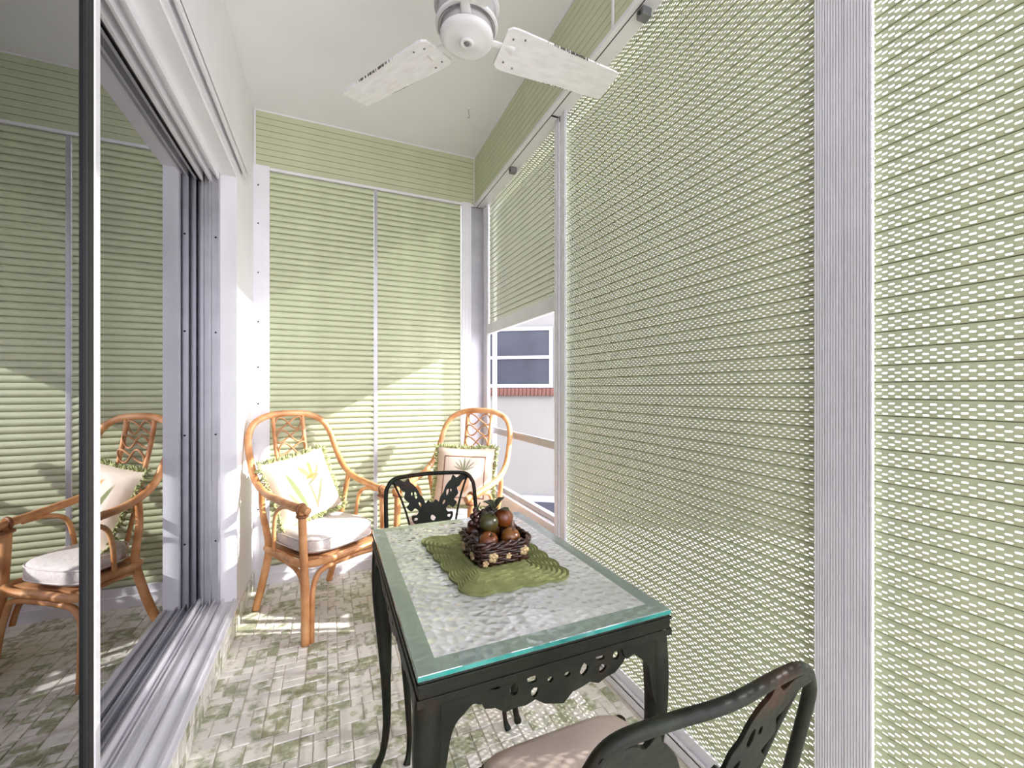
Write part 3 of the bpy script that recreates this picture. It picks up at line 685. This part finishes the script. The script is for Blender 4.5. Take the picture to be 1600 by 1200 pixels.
def iron_chair(label, loc, rz):
    t = thing('iron_chair', label, 'chair', loc, rz, 'dark iron dining chairs')
    w_, lean = .172, .078
    yb = lambda z: .165+lean*max(0, (z-.40)/.35)+.012*max(0, (.40-z)/.40)
    L = [(-w_+.004, yb(.40), .40), (-w_, yb(.55), .55), (-w_+.001, yb(.68), .68), (-w_+.010, yb(.718), .718), (-w_+.034, yb(.742), .742), (-w_+.085, yb(.748)+.004, .748)]
    MB().tube(L+[(0, yb(.75)+.012, .750)]+[(-x, y, z) for x, y, z in reversed(L)], .0078, 10, sub=6).build('back_frame', 'iron', t)
    tilt = math.atan(lean/.35)
    o = MB().add(orn.v, orn.f).xf(Matrix.Translation((0, yb(.585)+.004, .585)) @ Matrix.Rotation(-tilt, 4, 'X') @ Matrix.Rotation(R(90), 4, 'X'))
    o.build('back_ornament', 'iron', t)
    for s in (-1, 1):
        MB().tube([(s*.142, yb(.728), .728), (s*.10, yb(.62), .62), (s*.055, yb(.42), .42)], .0042, 8, sub=3).build('back_bar', 'iron', t)
        MB().tube([(s*(w_-.004), yb(.40), .42), (s*.168, .172, .25), (s*.165, .192, .08), (s*.168, .200, .015), (s*.169, .204, .0)], [.011, .0105, .009, .009, .012], 10).build('leg', 'iron', t)
        MB().tube([(s*.158, -.132, .405), (s*.163, -.140, .33), (s*.155, -.142, .2), (s*.149, -.142, .08), (s*.152, -.146, .025), (s*.158, -.154, .0)], [.012, .0125, .010, .0075, .007, .011], 10).build('leg', 'iron', t)
    fr = [(-.155, -.138, .398), (.155, -.138, .398), (.168, .178, .398), (-.168, .178, .398)]
    MB().tube(fr, .010, 8, closed=True, sub=1).build('seat_frame', 'iron', t)
    vs = []; fs = []; n = 20; prof = [(0, .405), (.9, .405), (.985, .410), (1.0, .418), (.985, .427), (.88, .434), (.5, .439), (0, .440)]
    for rr_, z in prof:
        for k in range(n*2):
            a = math.pi*k/n; c, s_ = math.cos(a), math.sin(a); q = (abs(c)**7+abs(s_)**7)**(-1/7); y_ = s_*q*rr_; vs.append((c*q*rr_*(.160+.006*y_), .012+y_*.152, z))
    for i in range(len(prof)-1):
        for k in range(2*n): fs.append((i*2*n+k, i*2*n+(k+1) % (2*n), (i+1)*2*n+(k+1) % (2*n), (i+1)*2*n+k))
    cu = MB().add(vs, fs, True).build('seat_cushion', 'vinyl', t)
    pts = []
    for k in range(40):
        a = math.pi*k/20; c, s_ = math.cos(a), math.sin(a); q = (abs(c)**7+abs(s_)**7)**(-1/7); pts.append((c*q*(.160+.006*s_*q), .012+s_*q*.152, .420))
    MB().tube(pts, .0032, 6, closed=True, sub=1).build('piping', 'piping', cu)
    return t
iron_chair('far dark iron chair with leaf back, tucked behind the table', (.362, 1.39, 0), 0)
iron_chair('near dark iron chair with beige seat in the bottom foreground', (.386, .572, 0), R(180))

# ------------------------------------------------------------------ table
TX0, TX1, TY0, TY1, TZ = .112, .570, .590, 1.262, .680
TCX, TCY = (TX0+TX1)/2, (TY0+TY1)/2; hx, hy = (TX1-TX0)/2, (TY1-TY0)/2
tb = thing('glass_table', 'dark iron table with hammered glass top and lacy cast apron', 'table', (TCX, TCY, 0))
g = MB().box(-hx, hx, -hy, hy, TZ-.009, TZ, .0012).build('glass_top', 'tglass', tb)
g.data.materials.append(M['tedge'])
for p in g.data.polygons:
    if abs(p.normal.z) < .3: p.material_index = 1
fw = .032; ft, fb = TZ-.0095, TZ-.040
fm = MB()
for s in (-1, 1):
    fm.box(-hx+.001, hx-.001, *sorted((s*(hy-.001), s*(hy-fw))), fb, ft, .002).box(*sorted((s*(hx-.001), s*(hx-fw))), -hy+fw, hy-fw, fb, ft, .002)
    fm.box(-hx-.0005, hx+.0005, *sorted((s*(hy+.0015), s*(hy-.01))), ft-.008, ft-.003, .0008).box(*sorted((s*(hx+.0015), s*(hx-.01))), -hy, hy, ft-.008, ft-.003, .0008)
    fm.box(-hx-.001, hx+.001, *sorted((s*(hy+.001), s*(hy-.01))), fb-.006, fb+.006, .001).box(*sorted((s*(hx+.001), s*(hx-.01))), -hy, hy, fb-.006, fb+.006, .001)
fm.build('frame', 'iron', tb)
def apron(L, rg):
    h2 = L/2; low = []
    n = int(L/.016)
    for i in range(n+1):
        x = -h2+L*i/n; f = abs(x)/h2
        d = .052-.030*f**2.2+.010*math.cos(f*9.4)*(1-f)+.006
        low.append((x, -(d+(.0045 if i % 2 else 0))))
    low[0] = (-h2, -.004); low[-1] = (h2, -.004)
    out = [(-h2+.012, .006)]+low[0:1]+low[1:-1]+low[-1:]+[(h2-.012, .006)]
    holes = []; m = int(L/.030)
    for i in range(1, m):
        x = -h2+L*i/m; f = abs(x)/h2; dep = .052-.030*f**2.2
        if abs(x) < .018:
            holes.append(blob(x, -.026, .006, .005, 0, 8, .2, rg)); continue
        if i % 2: holes += [blob(x, -dep*.34, .0100, .0075*(1.3-f), rg.uniform(-25, 25), 9, .2, rg)]+([blob(x+.004, -dep*.78, .0085, .0075, 20, 9, .2, rg)] if f < .6 else [])
        else: holes += [blob(x, -dep*.55, .0082, .012*(1.15-f*.5), rg.uniform(-30, 30), 9, .2, rg)]
    return plate(out, holes, .004, .0008)
rgA = random.Random(8)
for ax, L, off in (('x', 2*hx-.17, hy), ('y', 2*hy-.17, hx)):
    a = apron(L, rgA)
    for s in (-1, 1):
        Mx = Matrix.Translation((0, s*(off-.010), fb)) @ Matrix.Rotation(R(90), 4, 'X') if ax == 'x' else Matrix.Translation((s*(off-.010), 0, fb)) @ Matrix.Rotation(R(90), 4, 'Z') @ Matrix.Rotation(R(90), 4, 'X')
        MB().add(a.v, a.f).xf(Mx).build('apron', 'iron', tb)
bo_ = smooth_ring([(0, .006), (.05, .006), (.082, .004), (.086, -.012), (.078, -.026), (.064, -.022), (.050, -.032), (.036, -.044), (.028, -.065), (.022, -.10), (.012, -.13), (0, -.13)], 3)
bp_ = plate(bo_, [blob(.066, -.006, .006, .0035, 0, 8, .15, rgA)], .009, .002)
for sx in (-1, 1):
    for sy in (-1, 1):
        P = []; rr = []
        for z, o_, r_ in ((.645, .0, .024), (.60, .002, .0245), (.55, .004, .0235), (.48, .003, .021), (.38, -.004, .0172), (.26, -.012, .0138), (.14, -.014, .0108), (.06, -.004, .0092), (.022, .008, .0105), (.006, .014, .0125), (0, .015, .012)):
            P.append((sx*(hx-.022+o_*.9), sy*(hy-.022+o_*.9), z)); rr.append(r_)
        lg = MB().tube(P, rr, 8, sub=4, up=(sx*1.0, sy*.41, 0)).build('leg', 'iron', tb)
        m = MB().add(bp_.v, bp_.f).xf(Matrix.Translation((sx*(hx-.018), sy*(hy-.009), fb)) @ Matrix.Scale(-sx, 4, (1, 0, 0)) @ Matrix.Rotation(R(90), 4, 'X'))
        k = MB().add(bp_.v, bp_.f).xf(Matrix.Translation((sx*(hx-.009), sy*(hy-.018), fb)) @ Matrix.Scale(-sy, 4, (0, 1, 0)) @ Matrix.Rotation(R(90), 4, 'Z') @ Matrix.Rotation(R(90), 4, 'X'))
        m.build('leaf_bracket', 'iron', lg); k.build('leaf_bracket', 'iron', lg)

# ------------------------------------------------------------------ placemat
pm_c = [Vector((.222, 1.122)), Vector((.243, .775)), Vector((.472, .770)), Vector((.470, 1.085))]
cen = sum(pm_c, Vector((0, 0)))/4; ring = []
for i in range(4):
    a, b = pm_c[i], pm_c[(i+1) % 4]; n = 6 if (b-a).length > .28 else 4; d = (b-a); nn = Vector((d.y, -d.x)).normalized()*-1
    if nn.dot((a+b)/2-cen) < 0: nn = -nn
    for k in range(n*8):
        f = k/(n*8); bulge = nn*(.007*abs(math.sin(math.pi*f*n))); p = a+d*f
        for cc in (a, b):
            q = (p-cc).length
            if q < .03: p = p+(cen-p).normalized()*(.03-q)*.28
        ring.append((p-cen, bulge))
vs = []; fs = []; NR = 16; n = len(ring); fcs = [1.0]+[1-.5*(i/NR) for i in range(NR+1)]+[.3, .02]
for i, f in enumerate(fcs):
    z = 0.0 if i == 0 else .0042+.0015*(1 if i % 2 else -1)*(1 if 1 <= i <= NR else .3)
    sm_ = max(0, 1-(1-f)*1.2)
    for p, q in ring: vs.append((p.x*f+q.x*f**2, p.y*f+q.y*f**2, z))
for i in range(len(fcs)-1):
    for k in range(n): fs.append((i*n+k, i*n+(k+1) % n, (i+1)*n+(k+1) % n, (i+1)*n+k))
pm = MB().add(vs, fs, False).build('placemat', 'mat', None, (cen.x, cen.y, TZ+.0004)); tag(pm, 'scalloped olive green quilted placemat on the glass table', 'placemat')

# ------------------------------------------------------------------ fruit basket
BX, BY, BZ = .362, .945, TZ+.006
bs = thing('fruit_basket', 'glossy brown woven basket with cream flowers on the placemat', 'basket', (BX, BY, BZ), R(3))
bw = .066; bh = .046
def sq(a, r_, fl=0):
    c, s_ = math.cos(a), math.sin(a); q = (abs(c)**6+abs(s_)**6)**(-1/6); return (c*q*r_, s_*q*r_)
MB().lathe([(0, 0), (bw*.95, 0), (bw*.95, .006), (0, .006)], n=4).xf(Matrix.Scale(1.36, 4) @ Matrix.Rotation(R(45), 4, 'Z') @ Matrix.Scale(1/1.36, 4, (0, 0, 1))).build('base', 'glaze_brown', bs)
wv = MB()
for k in range(7):
    z = .005+k*.0058; pts = []
    for i in range(48):
        a = 2*math.pi*i/48; r_ = bw*(.93+.07*k/6)+.0022*(1 if (i//2+k) % 2 else -1); x, y_ = sq(a, r_); pts.append((x, y_, z))
    wv.tube(pts, .0036, 6, closed=True, sub=1)
wv.build('weave', 'glaze_brown', bs)
st = MB().tube([(0, 0, 0), (0, 0, bh)], .003, 6, sub=1).mesh('stake'); st.materials.append(M['glaze_brown'])
for i in range(24):
    a = 2*math.pi*i/24; x, y_ = sq(a, bw*.96); o = bpy.data.objects.new('stake', st); COL.objects.link(o); o.parent = bs; o.location = (x, y_, 0)
rm = MB()
for ph in (0, math.pi):
    rm.tube([(lambda p, i: (p[0], p[1], bh+.0045*math.sin(i*1.05+ph)))(sq(2*math.pi*i/60, bw+.0045*math.cos(i*1.05+ph)), i) for i in range(60)], .0045, 6, closed=True, sub=1)
rm.build('rim', 'glaze_brown', bs)
for x, y_, z, s_ in ((-.032, -bw, .02, 1), (.045, -bw, .024, 1), (-bw, .03, .02, .9), (-bw, -.028, .016, .8), (.005, -bw, .018, .6), (-.05, -bw*.97, .008, .6)):
    f = MB()
    for q in range(5):
        a = q*2*math.pi/5; dx, dz = .0072*s_*math.cos(a), .0072*s_*math.sin(a)
        f.ball((x+(dx if abs(y_) > .06 else 0), y_+(0 if abs(y_) > .06 else dx), z+dz), .006*s_, .006*s_ if abs(x) >= bw else .0045, .006*s_, 8, 5)
    f.ball((x, y_, z), .005*s_, n=8, m=5); f.build('blossom', 'cream', bs)
def fruit_mat(name, c1, c2, dots=False):
    k = NT(name); k.b.inputs['Roughness'].default_value = .3; k.col(k.ramp(k.noise(22, 3), [(.35, c1), (.65, c2)])); k.bump(k.noise(150, 2), .15, .001); return k.m
FM = {'green': fruit_mat('olive_apple_skin', srgb(50, 52, 20), srgb(80, 70, 30)), 'orange': fruit_mat('burnt_orange_skin', srgb(92, 46, 16), srgb(122, 66, 24)), 'amber': fruit_mat('amber_skin', srgb(106, 64, 22), srgb(136, 86, 34)), 'brown': fruit_mat('russet_skin', srgb(62, 34, 16), srgb(90, 50, 24)), 'dark': fruit_mat('plum_skin', srgb(40, 32, 26), srgb(66, 44, 34))}
def fruit(name, label, x, y_, z, r_, m, rx=0, rz=0, kind='apple'):
    t = thing(name, label, 'fruit', (BX+x, BY+y_, BZ+z-r_), 0, 'fruit heaped in the basket')
    if kind == 'pear': prof = [(0, -.98), (.5, -.92), (.86, -.55), (.95, -.1), (.78, .35), (.5, .75), (.36, 1.05), (.22, 1.2), (0, 1.24)]
    else: prof = [(0, -.82), (.2, -.93), (.55, -.86), (.9, -.4), (1.0, .05), (.9, .5), (.58, .82), (.28, .88), (.08, .74), (0, .70)]
    P, _ = spline([Vector((a, 0, b)) for a, b in prof], [0]*len(prof), 3, False)
    Mx = Matrix.Translation((0, 0, r_)) @ Matrix.Rotation(rz, 4, 'Z') @ Matrix.Rotation(rx, 4, 'X')
    MB().lathe([(p.x*r_, p.z*r_) for p in P], n=20).xf(Mx).build('skin', FM[m], t)
    e = 1.2 if kind == 'pear' else .7
    MB().tube([(0, 0, e*r_), (.06*r_, 0, (e+.25)*r_), (.16*r_, 0, (e+.42)*r_)], .0014, 6, sub=2).xf(Mx).build('stem', 'leafdark', t)
fruit('orange', 'burnt orange fruit at the front left of the basket', -.028, -.034, .044, .023, 'orange', .5, .3)
fruit('orange', 'amber fruit at the front right of the basket', .028, -.032, .046, .0225, 'amber', .3, 1)
fruit('pear', 'russet pear at the right side of the basket', .043, .012, .048, .021, 'brown', .4, 2, 'pear')
fruit('plum', 'dark plum in the left front corner of the basket', -.048, -.008, .040, .019, 'dark', .2, 0)
fruit('apple', 'russet apple at the back left of the basket', -.036, .036, .046, .023, 'brown', .2, 1)
fruit('apple', 'amber apple at the back right of the basket', .022, .044, .046, .023, 'amber', .3, 2)
fruit('apple', 'olive green apple on the upper left of the fruit heap', -.018, -.008, .079, .0235, 'green', .35, .8)
fruit('orange', 'russet orange on the upper right of the fruit heap', .026, .004, .082, .0225, 'orange', .3, 2)
fruit('plum', 'dark plum on top of the fruit heap', .0, .026, .092, .018, 'dark', .2, 1)
gc = thing('grape_bunch', 'small bunch of dark grapes on the left of the fruit heap', 'grapes', (BX-.04, BY+.018, BZ+.062))
gm = MB().ball((0, 0, 0), .0075, n=10, m=7).mesh('grape'); gm.materials.append(M['grape'])
rg = random.Random(9)
for k in range(15):
    o = bpy.data.objects.new('grape', gm); COL.objects.link(o); o.parent = gc; a = k*2.4; h_ = k/15
    o.location = ((.016-.006*h_)*math.cos(a)+.008*h_, (.016-.006*h_)*math.sin(a), .004+.038*h_)
MB().tube([(.004, 0, .03), (.006, 0, .05), (.012, .004, .058)], .0015, 6).build('stem', 'leafdark', gc)
lf = thing('leaf_sprig', 'dark curled leaf sprig crowning the fruit heap', 'leaves', (BX+.002, BY+.008, BZ+.102))
def leaf(L, wd, az, pitch, base):
    vs = []; fs = []; n = 7
    for i in range(n+1):
        f = i/n; w_ = wd*math.sin(math.pi*min(1, f*.94+.06))**.8*(1+.25*math.cos(f*18)*.5); zc = math.sin(f*1.9)*L*.35
        for q in (-1, -.5, 0, .5, 1):
            for s in (0,): vs.append((f*L, q*w_, zc+abs(q)*w_*.35))
    for i in range(n):
        for q in range(4): fs.append((i*5+q, i*5+q+1, i*5+q+6, i*5+q+5))
    b = len(vs); vs += [(x, y_, z-.0012) for x, y_, z in vs]; fs += [tuple(reversed([b+i for i in f])) for f in fs[:]]
    for i in range(n): fs += [(i*5, i*5+5, b+i*5+5, b+i*5), (i*5+4, b+i*5+4, b+i*5+9, i*5+9)]
    return MB().add(vs, fs, True).xf(Matrix.Translation(base) @ Matrix.Rotation(R(az), 4, 'Z') @ Matrix.Rotation(R(-pitch), 4, 'Y'))
for L, wd, az, p, b in ((.034, .011, 10, 22, (.002, 0, .004)), (.030, .010, 165, 18, (-.002, 0, .003)), (.030, .010, 245, 0, (0, -.004, .0)), (.032, .010, -50, -12, (.006, -.006, .0)), (.028, .009, 100, 15, (0, .006, .002)), (.030, .009, 205, -20, (-.008, -.006, -.004))):
    leaf(L, wd, az, p, b).build('leaf', 'leafdark', lf)
MB().tube([(0, 0, -.004), (.001, 0, .006), (.004, .002, .014)], .0018, 6).build('stem', 'leafdark', lf)
